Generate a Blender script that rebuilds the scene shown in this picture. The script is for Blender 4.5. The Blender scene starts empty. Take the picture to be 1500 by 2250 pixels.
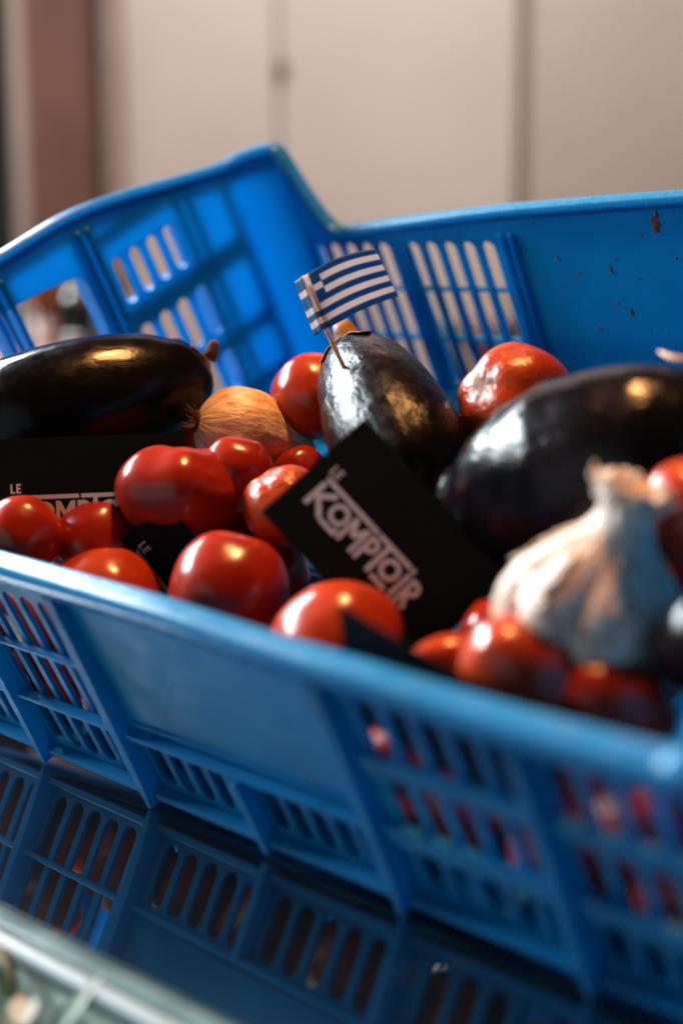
import bpy, bmesh, math, random
from mathutils import Vector, Matrix, Euler, noise, Quaternion

PI = math.pi
R = math.radians
sc = bpy.context.scene
C = sc.collection
U = 0.0012            # metres per layout unit of the crate

# ------------------------------------------------------------------ camera
cam_d = bpy.data.cameras.new('camera')
cam = bpy.data.objects.new('camera', cam_d)
C.objects.link(cam)
cam.matrix_world = Matrix(((1.00000, 0.00227, 0.00040, 0.08365), (0.00000, 0.17382, -0.98478, -0.59339), (-0.00230, 0.98477, 0.17382, 0.23837), (0, 0, 0, 1)))
cam_d.sensor_fit = 'HORIZONTAL'
cam_d.sensor_width = 24.0
cam_d.lens = 50.0
cam_d.clip_start = 0.01
cam_d.clip_end = 50
cam_d.dof.use_dof = True
cam_d.dof.focus_distance = 0.662
cam_d.dof.aperture_fstop = 2.8
sc.camera = cam

# ------------------------------------------------------------------ world and lamps
w = bpy.data.worlds.new('World')
sc.world = w
w.use_nodes = True
w.node_tree.nodes['Background'].inputs[0].default_value = (0.75, 0.85, 1.0, 1)
w.node_tree.nodes['Background'].inputs[1].default_value = 0.010


def lamp(name, kind, loc, target, power, color, sx, sy=None, roll=0.0, spread=None, shape=None):
    d = bpy.data.lights.new(name, kind)
    d.energy = power
    d.color = color
    if kind == 'AREA':
        d.shape = shape or ('RECTANGLE' if sy else 'DISK')
        d.size = sx
        if sy:
            d.size_y = sy
        if spread:
            d.spread = spread
    o = bpy.data.objects.new(name, d)
    C.objects.link(o)
    v = Vector(target) - Vector(loc)
    q = v.to_track_quat('-Z', 'Y')
    o.matrix_world = Matrix.Translation(loc) @ q.to_matrix().to_4x4() @ Matrix.Rotation(roll, 4, 'Z')
    return o


CEN = (0.05, 0.12, 0.10)
# long band of windows to the left and behind, pendant lamp overhead, added unseen fill at the front left
lamp('window_light', 'AREA', (-1.05, 0.92, 0.92), CEN, 52, (0.84, 0.95, 1.0), 1.45, 0.36, spread=R(100))
lamp('pendant_light', 'AREA', (0.10, 0.14, 1.02), CEN, 15, (1.0, 0.45, 0.15), 0.085)
lamp('front_fill_light', 'AREA', (-1.15, -1.20, 0.10), (0.05, 0.05, 0.06), 6.8, (0.78, 0.92, 1.0), 1.9)
wl = lamp('wall_fill_light', 'SPOT', (0.05, 0.85, 1.75), (0.0, 1.72, 0.35), 178, (1.0, 0.94, 0.905), 0)  # unseen spot added to brighten the cupboard wall only
wl.data.spot_size = R(105)
wl.data.spot_blend = 0.8
wl.data.shadow_soft_size = 0.10

sc.view_settings.view_transform = 'Standard'
sc.view_settings.look = 'None'
sc.view_settings.gamma = 1.0
sc.view_settings.exposure = -0.3
try:
    sc.cycles.max_bounces = 12
    sc.cycles.diffuse_bounces = 5
    sc.cycles.glossy_bounces = 5
    sc.cycles.transmission_bounces = 8
    sc.cycles.sample_clamp_indirect = 4.0
    sc.cycles.use_denoising = True
except Exception:
    pass

# ------------------------------------------------------------------ helpers
MC = Matrix(((0.71068, 0.62459, -0.32376), (-0.70351, 0.63095, -0.32706), (-0.00000, 0.46020, 0.88782)))
CAMX = Vector((1, 0, 0))
CAMU = Vector((0, 0.1704, 0.9854))
CAMB = Vector((0, -0.9854, 0.1704))


def cp(a, b, c):
    """a point of the tilted crate (along, across, up) in world metres"""
    return MC @ Vector((a, b - 5.5, c)) * U


def tag(o, label, cat, group=None):
    o['label'] = label
    o['category'] = cat
    if group:
        o['group'] = group
    return o


def structure(o):
    o['kind'] = 'structure'
    return o


def link(name, me, mat=None, parent=None, loc=None, rot=None):
    o = bpy.data.objects.new(name, me)
    C.objects.link(o)
    if mat is not None and me is not None and len(me.materials) == 0:
        me.materials.append(mat)
    if parent:
        o.parent = parent
    if loc is not None:
        o.location = loc
    if rot is not None:
        o.rotation_mode = 'QUATERNION'
        o.rotation_quaternion = rot
    return o


def empty(name, loc=(0, 0, 0), rot=None):
    o = bpy.data.objects.new(name, None)
    o.empty_display_size = 0.01
    C.objects.link(o)
    o.location = loc
    if rot is not None:
        o.rotation_mode = 'QUATERNION'
        o.rotation_quaternion = rot
    return o


def mesh(name, verts, faces, smooth=False):
    me = bpy.data.meshes.new(name)
    me.from_pydata([tuple(v) for v in verts], [], faces)
    me.validate()
    bm = bmesh.new()
    bm.from_mesh(me)
    bmesh.ops.recalc_face_normals(bm, faces=bm.faces)
    bm.to_mesh(me)
    bm.free()
    if smooth:
        me.polygons.foreach_set('use_smooth', [True] * len(me.polygons))
    return me


def box_mesh(x0, x1, y0, y1, z0, z1, bev=0.0, seg=2):
    bm = bmesh.new()
    vs = [bm.verts.new((x, y, z)) for x in (x0, x1) for y in (y0, y1) for z in (z0, z1)]
    for f in ((0, 1, 3, 2), (4, 6, 7, 5), (0, 4, 5, 1), (2, 3, 7, 6), (0, 2, 6, 4), (1, 5, 7, 3)):
        bm.faces.new([vs[i] for i in f])
    bmesh.ops.recalc_face_normals(bm, faces=bm.faces)
    if bev:
        bmesh.ops.bevel(bm, geom=bm.edges[:], offset=bev, segments=seg, affect='EDGES', profile=0.5)
    me = bpy.data.meshes.new('box')
    bm.to_mesh(me)
    bm.free()
    return me


def grid_tube(rings, cap0=True, cap1=True, smooth=True):
    """rings: list of lists of points with equal length"""
    n = len(rings[0])
    V = [p for r in rings for p in r]
    F = []
    for i in range(len(rings) - 1):
        for j in range(n):
            a = i * n + j
            b = i * n + (j + 1) % n
            F.append((a, b, b + n, a + n))
    if cap0:
        F.append(tuple(range(n - 1, -1, -1)))
    if cap1:
        F.append(tuple(range((len(rings) - 1) * n, len(rings) * n)))
    return mesh('tube', V, F, smooth)


def spine_frames(pts):
    fr = []
    prev = None
    for i, p in enumerate(pts):
        t = (pts[min(i + 1, len(pts) - 1)] - pts[max(i - 1, 0)]).normalized()
        if prev is None:
            x = t.orthogonal().normalized()
        else:
            x = (prev - t * prev.dot(t)).normalized()
        prev = x
        fr.append((p, t, x, t.cross(x)))
    return fr


def tube(pts, radii, n=12, smooth=True):
    rings = []
    for (p, t, x, y), r in zip(spine_frames(pts), radii):
        rings.append([p + (x * math.cos(2 * PI * k / n) + y * math.sin(2 * PI * k / n)) * r for k in range(n)])
    return grid_tube(rings, smooth=smooth)


def lathe(profile, n=40, smooth=True):
    rings = [[Vector((r * math.cos(2 * PI * k / n), r * math.sin(2 * PI * k / n), z)) for k in range(n)] for r, z in profile]
    return grid_tube(rings, smooth=smooth)


def catmull(P, m):
    """P list of tuples -> dense list"""
    out = []
    n = len(P)
    for i in range(n - 1):
        p0, p1, p2, p3 = P[max(i - 1, 0)], P[i], P[i + 1], P[min(i + 2, n - 1)]
        for k in range(m):
            t = k / m
            out.append(tuple(0.5 * ((2 * b) + (c - a) * t + (2 * a - 5 * b + 4 * c - d) * t * t + (3 * b - a - 3 * c + d) * t ** 3)
                             for a, b, c, d in zip(p0, p1, p2, p3)))
    out.append(tuple(P[-1]))
    return out


# ------------------------------------------------------------------ materials
class NT:
    def __init__(self, name):
        self.m = bpy.data.materials.new(name)
        self.m.use_nodes = True
        self.t = self.m.node_tree
        self.t.nodes.clear()
        self.out = self.n('ShaderNodeOutputMaterial')

    def n(self, kind, **kw):
        nd = self.t.nodes.new(kind)
        for k, v in kw.items():
            if k.startswith('_'):
                setattr(nd, k[1:], v)
            else:
                nd.inputs[k.replace('__', ' ')].default_value = v
        return nd

    def l(self, a, b):
        self.t.links.new(a, b)

    def coord(self, scale=(1, 1, 1), rnd=True):
        tc = self.n('ShaderNodeTexCoord')
        mp = self.n('ShaderNodeMapping')
        mp.inputs['Scale'].default_value = scale
        self.l(tc.outputs['Object'], mp.inputs['Vector'])
        if rnd:
            oi = self.n('ShaderNodeObjectInfo')
            mu = self.n('ShaderNodeMath', _operation='MULTIPLY')
            mu.inputs[1].default_value = 7.3
            self.l(oi.outputs['Random'], mu.inputs[0])
            cb = self.n('ShaderNodeCombineXYZ')
            for i in range(3):
                self.l(mu.outputs[0], cb.inputs[i])
            self.l(cb.outputs[0], mp.inputs['Location'])
        return mp.outputs[0]

    def noise(self, co, scale, detail=3, rough=0.5, dist=0.0):
        nd = self.n('ShaderNodeTexNoise', Scale=scale, Detail=detail, Roughness=rough, Distortion=dist)
        self.l(co, nd.inputs['Vector'])
        return nd.outputs['Fac']

    def ramp(self, fac, stops):
        nd = self.n('ShaderNodeValToRGB')
        cr = nd.color_ramp
        while len(cr.elements) < len(stops):
            cr.elements.new(0.5)
        for e, (p, c) in zip(cr.elements, stops):
            e.position = p
            e.color = tuple(c) + (1,) if len(c) == 3 else c
        self.l(fac, nd.inputs['Fac'])
        return nd.outputs['Color']

    def mixc(self, fac, a, b, mode='MIX'):
        nd = self.n('ShaderNodeMix', _data_type='RGBA', _blend_type=mode)
        for sock, v in ((nd.inputs[0], fac), (nd.inputs[6], a), (nd.inputs[7], b)):
            if hasattr(v, 'is_output'):
                self.l(v, sock)
            elif isinstance(v, (int, float)):
                sock.default_value = v
            else:
                sock.default_value = tuple(v) + (1,)
        return nd.outputs[2]

    def rng(self, fac, lo, hi, f0=0.0, f1=1.0):
        nd = self.n('ShaderNodeMapRange')
        nd.inputs[1].default_value = f0
        nd.inputs[2].default_value = f1
        nd.inputs[3].default_value = lo
        nd.inputs[4].default_value = hi
        self.l(fac, nd.inputs[0])
        return nd.outputs[0]

    def bump(self, h, strength, dist, prev=None):
        nd = self.n('ShaderNodeBump', Strength=strength, Distance=dist)
        self.l(h, nd.inputs['Height'])
        if prev is not None:
            self.l(prev, nd.inputs['Normal'])
        return nd.outputs[0]

    def pbr(self, color, rough=0.5, normal=None, **kw):
        b = self.n('ShaderNodeBsdfPrincipled')
        for k, v in (('Base Color', color), ('Roughness', rough)):
            if hasattr(v, 'is_output'):
                self.l(v, b.inputs[k])
            elif isinstance(v, (int, float)):
                b.inputs[k].default_value = v
            else:
                b.inputs[k].default_value = tuple(v) + (1,)
        if normal is not None:
            self.l(normal, b.inputs['Normal'])
        for k, v in kw.items():
            b.inputs[k.replace('__', ' ')].default_value = v
        return b

    def done(self, sh):
        self.l(sh.outputs[0], self.out.inputs[0])
        return self.m


def mat_plain(name, color, rough=0.5, var=0.12, scale=60, bump=0.0, **kw):
    t = NT(name)
    co = t.coord()
    f = t.noise(co, scale, 4)
    dark = tuple(c * (1 - var) for c in color)
    lite = tuple(min(1, c * (1 + var)) for c in color)
    col = t.ramp(f, [(0.3, dark), (0.7, lite)])
    nm = t.bump(t.noise(co, scale * 4, 3), bump, 0.001) if bump else None
    return t.done(t.pbr(col, rough, nm, **kw))


def mat_plastic(name='blue_plastic', worn=0.35, spec=0.16, rlo=0.32, rhi=0.55, lit_tint=0.0):
    t = NT(name)
    co = t.coord(rnd=False)
    big = t.noise(co, 22, 3)
    base = t.ramp(big, [(0.3, (0.003, 0.215, 0.51)), (0.7, (0.004, 0.255, 0.59))])
    base = t.mixc(lit_tint, base, (0.07, 0.42, 0.66))  # paler cyan mixed in for light falling on the rim
    # scuffs (pale) and grime specks (brown black)
    scuff = t.noise(co, 240, 4, 0.65, 0.8)
    base = t.mixc(t.rng(scuff, 0.0, worn, 0.70 - 0.14 * (worn > 0.5), 0.84 - 0.14 * (worn > 0.5)), base, (0.16, 0.36, 0.58))
    patch = t.noise(co, 35, 2)
    sp = t.noise(co, 300, 2, 0.5)
    mul = t.n('ShaderNodeMath', _operation='MULTIPLY')
    t.l(t.rng(sp, 0.0, 1.0, 0.66, 0.74), mul.inputs[0])
    t.l(t.rng(patch, 0.0, 1.0, 0.50, 0.62), mul.inputs[1])
    base = t.mixc(mul.outputs[0], base, (0.020, 0.022, 0.020))
    ro = t.rng(t.noise(co, 90, 4), rlo, rhi)
    nm = t.bump(t.noise(co, 700, 3), 0.12, 0.0004)
    nm = t.bump(t.noise(co, 45, 2), 0.25, 0.0012, nm)
    b = t.pbr(base, ro, nm)
    b.inputs['Specular IOR Level'].default_value = spec
    tr = t.n('ShaderNodeBsdfTranslucent')
    t.l(t.mixc(0.6, base, (0.01, 0.50, 0.86)), tr.inputs['Color'])
    mx = t.n('ShaderNodeMixShader')
    mx.inputs[0].default_value = 0.46
    t.l(b.outputs[0], mx.inputs[1])
    t.l(tr.outputs[0], mx.inputs[2])
    return t.done(mx)


def mat_tomato(name, c0, c1, scab=0.0):
    t = NT(name)
    co = t.coord()
    f = t.noise(co, 26, 4, 0.6)
    col = t.ramp(f, [(0.34, c0), (0.66, c1)])
    # paler flecks
    fl = t.noise(co, 900, 2)
    col = t.mixc(t.rng(fl, 0.0, 0.10, 0.62, 0.8), col, (0.75, 0.22, 0.08))
    # blossom or stem end (local +Z): tint and corky scab
    tc = t.n('ShaderNodeTexCoord')
    nr = t.n('ShaderNodeVectorMath', _operation='NORMALIZE')
    t.l(tc.outputs['Object'], nr.inputs[0])
    sx = t.n('ShaderNodeSeparateXYZ')
    t.l(nr.outputs[0], sx.inputs[0])
    ring = t.rng(sx.outputs['Z'], 0.0, 1.0, 0.55, 1.0)
    col = t.mixc(t.rng(ring, 0, 0.35), col, (0.50, 0.06, 0.015))
    ro = t.rng(t.noise(co, 120, 3), 0.18, 0.31)
    nm = t.bump(t.noise(co, 500, 2), 0.05, 0.0004)
    nm = t.bump(t.noise(co, 60, 2), 0.22, 0.0012, nm)
    if scab:
        ad = t.n('ShaderNodeMath', _operation='ADD')
        t.l(sx.outputs['Z'], ad.inputs[0])
        t.l(t.rng(t.noise(co, 150, 5, 0.7), -0.16, 0.16), ad.inputs[1])
        sm = t.rng(ad.outputs[0], 0.0, 1.0, scab, scab + 0.03)
        brown = t.ramp(t.noise(co, 420, 4), [(0.35, (0.05, 0.022, 0.012)), (0.65, (0.30, 0.14, 0.06))])
        col = t.mixc(sm, col, brown)
        rm = t.n('ShaderNodeMath', _operation='MAXIMUM')
        t.l(ro, rm.inputs[0])
        t.l(t.rng(sm, 0, 0.7), rm.inputs[1])
        ro = rm.outputs[0]
        nm = t.bump(t.noise(co, 380, 4), 0.5, 0.0012, nm)
    b = t.pbr(col, ro, nm)
    b.inputs['Specular IOR Level'].default_value = 0.40
    b.inputs['Subsurface Weight'].default_value = 0.08
    b.inputs['Subsurface Radius'].default_value = (0.006, 0.0015, 0.0008)
    b.inputs['Subsurface Scale'].default_value = 1.0
    return t.done(b)


def mat_eggplant(name, wrinkle, rough):
    t = NT(name)
    co = t.coord()
    f = t.noise(co, 30, 4)
    col = t.ramp(f, [(0.3, (0.0030, 0.0026, 0.0034)), (0.75, (0.008, 0.0045, 0.006))])
    if wrinkle > 0.5:
        br = t.noise(co, 70, 5, 0.65)
        col = t.mixc(t.rng(br, 0, 0.6, 0.56, 0.72), col, (0.055, 0.018, 0.008))
    ro = t.rng(t.noise(co, 130, 5, 0.6), rough * 0.75, rough * 1.5, 0.3, 0.7)
    co2 = t.coord((1, 1, 0.35))
    nm = t.bump(t.noise(co2, 500, 3), 0.02 + 0.10 * wrinkle, 0.0006)
    nm = t.bump(t.noise(co2, 170, 5, 0.62, 0.7), 0.05 + 0.60 * wrinkle, 0.0022, nm)
    b = t.pbr(col, ro, nm)
    b.inputs['Specular IOR Level'].default_value = 0.17
    b.inputs['Specular Tint'].default_value = (1, 1, 1, 1)
    return t.done(b)


def mat_skin(name, cols, stripes, rough, mottled=0.5):
    """papery skin with meridian streaks round local Z"""
    t = NT(name)
    tc = t.n('ShaderNodeTexCoord')
    sx = t.n('ShaderNodeSeparateXYZ')
    t.l(tc.outputs['Object'], sx.inputs[0])
    an = t.n('ShaderNodeMath', _operation='ARCTAN2')
    t.l(sx.outputs['Y'], an.inputs[0])
    t.l(sx.outputs['X'], an.inputs[1])
    zs = t.n('ShaderNodeMath', _operation='MULTIPLY')
    t.l(sx.outputs['Z'], zs.inputs[0])
    zs.inputs[1].default_value = 22
    cb = t.n('ShaderNodeCombineXYZ')
    t.l(an.outputs[0], cb.inputs[0])
    t.l(zs.outputs[0], cb.inputs[1])
    f = t.noise(cb.outputs[0], stripes, 4, 0.6, 0.3)
    col = t.ramp(f, cols)
    co = t.coord()
    m = t.noise(co, 70, 4)
    dk = t.n('ShaderNodeMix', _data_type='RGBA', _blend_type='MULTIPLY')
    t.l(t.rng(m, 0, mottled, 0.45, 0.7), dk.inputs[0])
    t.l(col, dk.inputs[6])
    dk.inputs[7].default_value = (0.62, 0.46, 0.40, 1)
    nm = t.bump(f, 0.75, 0.0014)
    nm = t.bump(t.noise(co, 260, 4), 0.25, 0.0008, nm)
    b = t.pbr(dk.outputs[2], rough, nm)
    b.inputs['Subsurface Weight'].default_value = 0.10
    b.inputs['Subsurface Radius'].default_value = (0.004, 0.002, 0.001)
    b.inputs['Subsurface Scale'].default_value = 1.0
    return t.done(b)


M = {}
M['plastic'] = mat_plastic()
M['rim'] = mat_plastic('blue_plastic_worn_lit', 0.75, 0.6, 0.16, 0.38, 0.42)  # real scuffs, plus brighter light on the rim painted into its colour
M['tom'] = [mat_tomato('tomato_red', (0.25, 0.011, 0.005), (0.34, 0.022, 0.006)),
            mat_tomato('tomato_orange_red', (0.32, 0.021, 0.006), (0.44, 0.046, 0.008)),
            mat_tomato('tomato_scabbed', (0.31, 0.024, 0.006), (0.42, 0.055, 0.009), 0.955),
            mat_tomato('tomato_scarred', (0.31, 0.024, 0.006), (0.42, 0.055, 0.009), 0.99)]
M['egg_smooth'] = mat_eggplant('eggplant_smooth', 0.12, 0.19)
M['egg_wrinkled'] = mat_eggplant('eggplant_wrinkled', 0.60, 0.23)
M['egg_worn'] = mat_eggplant('eggplant_worn', 0.34, 0.16)
M['calyx'] = mat_plain('dried_calyx', (0.10, 0.038, 0.014), 0.75, 0.6, 160, 0.6)
M['calyx_green'] = mat_plain('calyx_olive', (0.26, 0.10, 0.022), 0.6, 0.55, 90, 0.5)
M['onion'] = mat_skin('onion_skin', [(0.30, (0.50, 0.22, 0.08)), (0.44, (0.76, 0.44, 0.21)), (0.58, (0.86, 0.63, 0.41)), (0.78, (0.90, 0.76, 0.58))], 4.5, 0.42, 0.3)
M['garlic'] = mat_skin('garlic_skin', [(0.30, (0.34, 0.18, 0.12)), (0.46, (0.62, 0.43, 0.33)), (0.62, (0.82, 0.68, 0.57)), (0.8, (0.87, 0.78, 0.69))], 5.0, 0.5, 0.35)
M['garlic_dry'] = mat_skin('garlic_neck_skin', [(0.28, (0.50, 0.32, 0.22)), (0.55, (0.78, 0.66, 0.56)), (0.8, (0.84, 0.78, 0.70))], 6.0, 0.6, 0.5)
M['card'] = mat_plain('black_card', (0.0040, 0.0058, 0.0062), 0.7, 0.15, 500, 0.1, Specular__IOR__Level=0.12)
M['ink'] = mat_plain('pale_ink', (0.74, 0.68, 0.68), 0.6, 0.05, 400)
M['wood'] = mat_plain('toothpick_wood', (0.62, 0.36, 0.22), 0.6, 0.2, 300, 0.2)


def mat_paper(name, color):
    t = NT(name)
    co = t.coord()
    col = t.mixc(t.rng(t.noise(co, 400, 3), 0, 0.15), color, (0.5, 0.45, 0.42))
    b = t.pbr(col, 0.6)
    tr = t.n('ShaderNodeBsdfTranslucent')
    t.l(col, tr.inputs['Color'])
    mx = t.n('ShaderNodeMixShader')
    mx.inputs[0].default_value = 0.45
    t.l(b.outputs[0], mx.inputs[1])
    t.l(tr.outputs[0], mx.inputs[2])
    return t.done(mx)


M['flag_blue'] = mat_paper('flag_blue', (0.006, 0.135, 0.31))
M['flag_white'] = mat_paper('flag_white', (0.86, 0.74, 0.70))


# ------------------------------------------------------------------ setting: counter, back wall
def counter():
    t = NT('counter_glass')
    co = t.coord(rnd=False)
    ro = t.rng(t.noise(co, 28, 6, 0.65, 1.2), 0.012, 0.075, 0.35, 0.75)
    sm = t.noise(co, 14, 4, 0.6)
    nm = t.bump(t.noise(co, 9, 1), 0.02, 0.002)
    col = t.ramp(sm, [(0.35, (0.20, 0.31, 0.33)), (0.7, (0.30, 0.43, 0.45))])
    b = t.pbr((0.006, 0.010, 0.012), ro, nm, IOR=5.5)
    t.l(t.mixc(0.75, col, (1, 1, 1)), b.inputs['Specular Tint'])
    m = t.done(b)
    # near edge runs from far left to near right
    e0 = Vector((-0.04567, -0.09069, 0))
    e1 = Vector((0.04205, -0.1702, 0))
    d = (e1 - e0).normalized()
    nrm = Vector((-d.y, d.x, 0))            # towards the crate
    far = 1.25
    def corner(s, q, z):
        p = e0 + d * s + nrm * q
        return (p.x, p.y, z)
    V = []
    for z in (0.0, -0.012):
        for s, q in ((-1.1, 0.0), (0.9, 0.0), (0.9, far), (-1.1, far)):
            V.append(corner(s, q, z))
    F = [(0, 1, 2, 3), (7, 6, 5, 4), (0, 4, 5, 1), (1, 5, 6, 2), (2, 6, 7, 3), (3, 7, 4, 0)]
    o = link('counter_top', mesh('counter_top', V, F), m)
    structure(o)
    # bevelled glass edge and white trim along the near side
    def strip(name, q0, q1, z0, z1, mat, bev):
        me = box_mesh(-1.1, 0.9, q0, q1, z0, z1, bev, 3)
        ob = link(name, me, mat, o)
        ob.matrix_world = Matrix.Translation(e0) @ Matrix(((d.x, nrm.x, 0), (d.y, nrm.y, 0), (0, 0, 1))).to_4x4()
        return ob
    strip('glass_edge', -0.0085, -0.0003, -0.0115, -0.0008,
          mat_plain('glass_edge_teal', (0.10, 0.17, 0.18), 0.25, 0.35, 40, 0.0), 0.0015)
    strip('edge_trim', -0.0160, -0.0088, -0.0085, -0.0015,
          mat_plain('white_trim', (0.26, 0.33, 0.36), 0.4, 0.04, 60), 0.003)
    strip('front_panel', -0.0120, -0.004, -0.40, -0.0125,
          mat_plain('front_panel_pale', (0.74, 0.80, 0.77), 0.3, 0.25, 60, 0.0), 0.001)
    return o, e0, d, nrm


COUNTER, E0, ED, EN = counter()


def back_wall():
    Y = 1.70
    pan = mat_plain('cupboard_paint', (0.50, 0.435, 0.395), 0.55, 0.07, 3)
    root = empty('cupboard', (0.1, Y, 0.0))
    tag(root, 'pale beige cupboard with tall doors behind the crate', 'cupboard')
    def part(name, x0, x1, y0, y1, z0, z1, mat, bev=0.002):
        o = link(name, box_mesh(x0 - 0.1, x1 - 0.1, y0 - Y, y1 - Y, z0, z1, bev), mat, root)
        return o
    gap = mat_plain('cupboard_gap', (0.20, 0.15, 0.13), 0.7, 0.1, 10)
    part('carcass', -0.2784, 1.10, Y + 0.012, Y + 0.40, -0.45, 1.35, gap)
    part('door', -0.2755, -0.0163, Y - 0.012, Y + 0.010, -0.44, 1.34, pan)
    part('door', -0.0107, 0.3562, Y - 0.012, Y + 0.010, -0.44, 1.34, pan)
    part('door', 0.3775, 0.78, Y - 0.006, Y + 0.010, -0.44, 1.34, mat_plain('cupboard_paint_warm', (0.43, 0.365, 0.320), 0.55, 0.07, 3))
    part('door', 0.79, 1.09, Y - 0.012, Y + 0.010, -0.44, 1.34, pan)
    k = link('lock', lathe([(0.0, -0.004), (0.011, -0.004), (0.011, 0.010), (0.0085, 0.014), (0.0, 0.014)], 20),
             mat_plain('lock_brown', (0.12, 0.075, 0.055), 0.4), root)
    k.location = (-0.0092 - 0.1, -0.012, 0.5345)
    k.rotation_euler = (R(90), 0, 0)
    # reddish wood pillar, pale frame post, dark doorway
    o = link('pillar', box_mesh(-0.4036, -0.2750, Y - 0.03, Y + 0.2, -0.45, 1.35, 0.006),
             mat_plain('reddish_wood', (0.15, 0.070, 0.052), 0.5, 0.25, 9))
    tag(o, 'reddish brown wood pillar left of the pale cupboard', 'pillar')
    o = link('door_frame', box_mesh(-0.4222, -0.4007, Y - 0.05, Y + 0.15, -0.45, 1.35, 0.004),
             mat_plain('frame_paint', (0.40, 0.33, 0.29), 0.5, 0.1, 12))
    tag(o, 'narrow pale door frame post at the left edge', 'door frame')
    o = link('door_jamb', box_mesh(-0.2734, -0.2423, Y - 0.10, Y - 0.05, -0.45, 1.35, 0.012),
             mat_plain('jamb_paint', (0.27, 0.19, 0.16), 0.6, 0.1, 9))
    tag(o, 'brownish door jamb between the reddish pillar and the pale cupboard', 'door frame')
    o = link('dark_door', box_mesh(-0.95, -0.4326, Y - 0.01, Y + 0.05, -0.45, 1.35, 0.003),
             mat_plain('dark_door_paint', (0.012, 0.014, 0.015), 0.4, 0.2, 12))
    tag(o, 'black door edge at the far left of the background', 'door')


back_wall()


# ------------------------------------------------------------------ the crate
A0, A1 = -151.0, 279.0        # end sheets (centre lines)
B0, B1 = 14.3, 286.7          # long sheets
RC = 20.0                     # corner radius
LOW, PEAK, ARCH = 103.6, 140.5, 160.0
GR = [(-129, -77), (-65.5, -12.5), (133.5, 186.5), (198, 250)]
TH = 0.95


NEAR_LOW = [(-200, 106.5), (-30, 106.0), (-2, 105.6), (63, 104.2), (105, 101.3), (129, 100.8), (160, 99.5), (176, 98.4), (195, 97.9), (216, 98.0), (300, 98.5)]
FAR_LOW = [(-200, 92.5), (-109, 94.4), (-57, 98.8), (-2, 102.8), (46, 104.8), (90, 106.0), (170, 106.8), (300, 106.8)]


def h_long(a, side):
    """rim height along a long wall; the old crate is a little warped, so the two walls differ"""
    tab = NEAR_LOW if side < 0 else FAR_LOW
    for (x0, y0), (x1, y1) in zip(tab, tab[1:]):
        if x0 <= a <= x1:
            low = y0 + (y1 - y0) * (a - x0) / (x1 - x0)
    e = min(a - (A0 + RC), (A1 - RC) - a)
    t = min(1, max(0, (22.0 - e) / 23.0))
    t = t * t * (1.35 - 0.35 * t) if t < 1 else 1.0
    return low + (PEAK - low) * t


def h_end(b):
    m = 0.5 * (B0 + B1)
    hw = m - B0 - RC
    x = abs(b - m) / hw
    x = max(0.0, x - 0.12) / 0.88
    x = 0.7 * x ** 1.5 + 0.3 * x * x * (3 - 2 * x)
    return ARCH - (ARCH - PEAK) * x


def uv_curve_mesh(outer, holes, half):
    cu = bpy.data.curves.new('sheet', 'CURVE')
    cu.dimensions = '2D'
    cu.fill_mode = 'BOTH'
    cu.extrude = half
    for poly in [outer] + holes:
        sp = cu.splines.new('POLY')
        sp.points.add(len(poly) - 1)
        for p, q in zip(sp.points, poly):
            p.co = (q[0], q[1], 0, 1)
        sp.use_cyclic_u = True
    ob = bpy.data.objects.new('sheet', cu)
    C.objects.link(ob)
    bpy.context.view_layer.update()
    me = bpy.data.meshes.new_from_object(ob.evaluated_get(bpy.context.evaluated_depsgraph_get()))
    bpy.data.objects.remove(ob)
    bpy.data.curves.remove(cu)
    return me


def rrect(x0, x1, y0, y1, r, n=5):
    P = []
    for cx, cy, a0 in ((x1 - r, y0 + r, -90), (x1 - r, y1 - r, 0), (x0 + r, y1 - r, 90), (x0 + r, y0 + r, 180)):
        for k in range(n + 1):
            a = R(a0 + 90 * k / n)
            P.append((cx + r * math.cos(a), cy + r * math.sin(a)))
    return P


def slat_mesh(L, pitch, wid, half):
    fl = pitch / 2 - 0.04
    r = fl - wid / 2
    right = []
    n = 5
    for k in range(n + 1):
        a = PI * 0.5 * k / n
        right.append((wid / 2 + r * (1 - math.sin(a)), r * (1 - math.cos(a))))
    for k in range(n, -1, -1):
        a = PI * 0.5 * k / n
        right.append((wid / 2 + r * (1 - math.sin(a)), L - r * (1 - math.cos(a))))
    poly = right + [(-x, y) for x, y in reversed(right)]
    m = len(poly)
    V = [(x * U, y * U, -half * U) for x, y in poly] + [(x * U, y * U, half * U) for x, y in poly]
    # two-sided prism built of matching left/right strips so no concave n-gon is needed
    F = []
    k = len(right)
    for i in range(k - 1):
        a, b = i, i + 1
        c, d = m - 2 - i, m - 1 - i
        F.append((a, b, c, d))
        F.append((a + m, d + m, c + m, b + m))
    for i in range(m):
        j = (i + 1) % m
        F.append((i, i + m, j + m, j))
    return mesh('slat', V, F)


def map_mesh(me, fn):
    for v in me.vertices:
        v.co = fn(v.co)
    me.update()
    return me


CR = empty('vegetable_crate')
CR.matrix_world = Matrix.Translation(cp(0, 0, 0)) @ MC.to_4x4()
tag(CR, 'tilted blue plastic vegetable crate with slatted sides and raised handle end', 'crate')
PL = M['plastic']
SL_NEAR = slat_mesh(79, 11.2, 3.4, TH - 0.1)
SL_FAR = slat_mesh(79, 11.2, 4.3, TH - 0.1)
SL_LOW = slat_mesh(23.5, 10.9, 3.2, TH - 0.1)


def place_slat(me, loc, along, out, wall):
    """local x -> along, local y -> crate up, local z -> out"""
    o = link('slat', me, PL, wall)
    al, ou = Vector(along), Vector(out)
    o.matrix_local = Matrix.Translation(Vector(loc) * U) @ Matrix((al, Vector((0, 0, 1)), ou)).transposed().to_4x4()
    return o


WALLS = {}


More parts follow.
